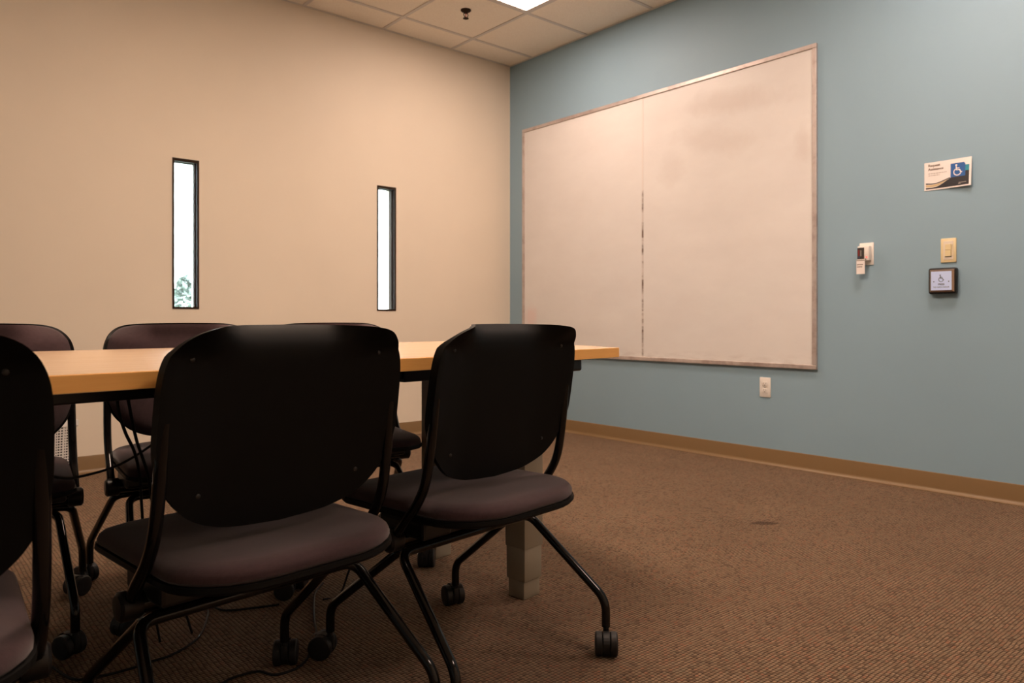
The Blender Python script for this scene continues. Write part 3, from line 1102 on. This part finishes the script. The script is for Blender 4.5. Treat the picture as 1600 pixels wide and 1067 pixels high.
proto = make_chair()
CH = [  # x, y, angle, label, castor world headings (front left, front right, rear right, rear left)
    (-3.405, -3.394, 0.113, 'chair with black plastic back, front row centre, largest in the photo', (2.6, -0.55, 0.785, 2.2)),
    (-2.846, -3.357, 0.137, 'chair with black plastic back at the right end of the near row', (0.75, -0.25, 2.35, -2.36)),
    (-4.058, -3.555, -0.05, 'chair with black plastic back cut off by the left edge, near row', (2.5, 0.4, 2.2, 3.0)),
    (-3.780, -2.085, PI - 0.12, 'plum fabric chair across the table, leftmost of the far row', (0.5, 2.6, 1.2, 2.2)),
    (-3.212, -2.066, PI - 0.08, 'plum fabric chair across the table, middle of the far row', (1.0, 2.0, 0.4, 2.8)),
    (-2.668, -2.064, PI - 0.20, 'plum fabric chair across the table, mostly hidden behind the centre front chair', (2.4, 2.4, -2.3, 0.6)),
]
for k, (x, y, a, lab, hd) in enumerate(CH):
    c = proto if k == 0 else copy_tree(proto)
    c.location = (x, y, 0)
    c.rotation_euler = (0, 0, a)
    c['label'] = lab
    cs = [ch for ch in c.children if ch.name.split('.')[0] == 'caster']
    cs.sort(key=lambda o: min(range(4), key=lambda q: (o.location.x - CAST[q][0]) ** 2 + (o.location.y - CAST[q][1]) ** 2))
    for o, h in zip(cs, hd):
        o.rotation_euler = (0, 0, h - a)

# ------------------------------------------------------------------ lattice bin against the beige wall
t = thing('lattice_bin', 'white perforated plastic bin on the floor by the beige wall, behind the leftmost far chair', 'bin', (-3.385, -0.27, 0), 0.25)
BH, BW = 0.345, 0.135


def lattice():
    bm = BM()
    for face in range(4):
        R = Matrix.Rotation(face * PI / 2, 4, 'Z')
        def q(x0, x1, z0, z1, th=0.003):
            b2 = BM(); box(b2, x0, x1, -BW, -BW + th, z0, z1)
            for v in b2.verts:
                s = 0.90 + 0.10 * v.co.z / BH
                v.co = R @ Vector((v.co.x * s, v.co.y * s, v.co.z))
            me = bpy.data.meshes.new('tmp'); b2.to_mesh(me); b2.free(); bm.from_mesh(me); bpy.data.meshes.remove(me)
        k = 0
        x = -BW
        while x < BW - 0.004:
            w = 0.008 if k % 3 == 0 else 0.0035
            q(x, min(x + w, BW), 0.03, BH - 0.03); x += 0.0135; k += 1
        z = 0.03
        while z < BH - 0.035:
            q(-BW, BW, z, z + 0.0055); z += 0.0135
    return bm


tag(obj('lattice_wall', lattice(), M['lattice'], t), kind='stuff')
bm = BM()
for face in range(4):
    R = Matrix.Rotation(face * PI / 2, 4, 'Z')
    for z0, z1, y0, y1 in ((BH - 0.03, BH, -BW - 0.004, -BW + 0.004), ):
        b2 = BM(); box(b2, -BW - 0.004, BW + 0.004, y0, y1, z0, z1, bev=0.002)
        for v in b2.verts: v.co = R @ v.co
        me = bpy.data.meshes.new('tmp'); b2.to_mesh(me); b2.free(); bm.from_mesh(me); bpy.data.meshes.remove(me)
obj('rim', bm, M['lattice'], t)
obj('dark_filler', bx(-BW * 0.86, BW * 0.86, -BW * 0.86, BW * 0.86, 0.034, BH - 0.04, bev=0.02), M['slot'], t)  # dark block added so the lattice holes look dark inside
obj('base', bx(-BW * 0.905, BW * 0.905, -BW * 0.905, BW * 0.905, 0, 0.032, bev=0.008), M['lattice'], t)

# ------------------------------------------------------------------ cords
F = Vector((math.sin(0.709), math.cos(0.709), 0)); Rr = Vector((math.cos(0.709), -math.sin(0.709), 0))


def cord(label, pts, r=0.0032):
    bm = tube(BM(), catmull(pts, 8), r, 8)
    tag(obj('cable', bm, M['cord'], None, True), label, 'cord', 'black cords around the table')


def span(px, D, z):
    """a floor-plan point from a bearing and a distance"""
    l = (px - 800) / 1150.8 * D
    p = Vector((cam.location.x, cam.location.y, 0)) + F * D + Rr * l
    return (p.x, p.y, z)


def up(px, py, D): return span(px, D, 0.852 - (py - 500.8) * D / 1150.8)
def dn(px, py, r=0.0032):
    D = 0.852 * 1150.8 / (py - 500.8); return span(px, D, r)


cord('thin black cord sagging under the table from the left far chair up to the rail', [up(60, 738, 1.62), up(92, 746, 1.66), up(123, 745, 1.72), up(184, 727, 1.82), up(239, 694, 1.92), up(290, 655, 1.98), up(330, 632, 2.0)])
cord('black cord hanging under the table beside the middle far chair, left one', [up(183, 622, 1.50), up(186, 645, 1.50), up(196, 676, 1.52), up(210, 706, 1.55), up(218, 742, 1.58), up(222, 800, 1.60), up(228, 880, 1.62), dn(250, 1004)])
cord('black cord hanging under the table beside the middle far chair, right one', [up(200, 622, 1.50), up(206, 655, 1.51), up(214, 690, 1.53), up(223, 716, 1.55), up(232, 745, 1.57), up(240, 795, 1.60), up(262, 870, 1.62), dn(300, 990)])
cord('thin cord curving over the carpet under the centre front chair', [dn(436, 946), dn(415, 949), dn(390, 952), dn(350, 955), dn(325, 946), dn(325, 962), dn(316, 988), dn(302, 1005), dn(270, 1024), dn(230, 1038), dn(198, 1048), dn(150, 1060), dn(115, 1063), dn(80, 1043)])
cord('thin cord on the carpet looping round the front castor of the centre chair', [dn(340, 1075), dn(357, 1064), dn(380, 1056), dn(405, 1051), dn(432, 1056), dn(470, 1042), dn(486, 1018), dn(494, 994), dn(491, 965), dn(492, 930), dn(505, 912)])
cord('thin cord rising under the chair nearest the whiteboard', [dn(505, 938), dn(530, 932), up(546, 890, 2.25), up(564, 852, 2.25), up(580, 836, 2.25), up(598, 812, 2.25), up(602, 780, 2.25), up(596, 700, 2.22), up(590, 560, 2.22)])
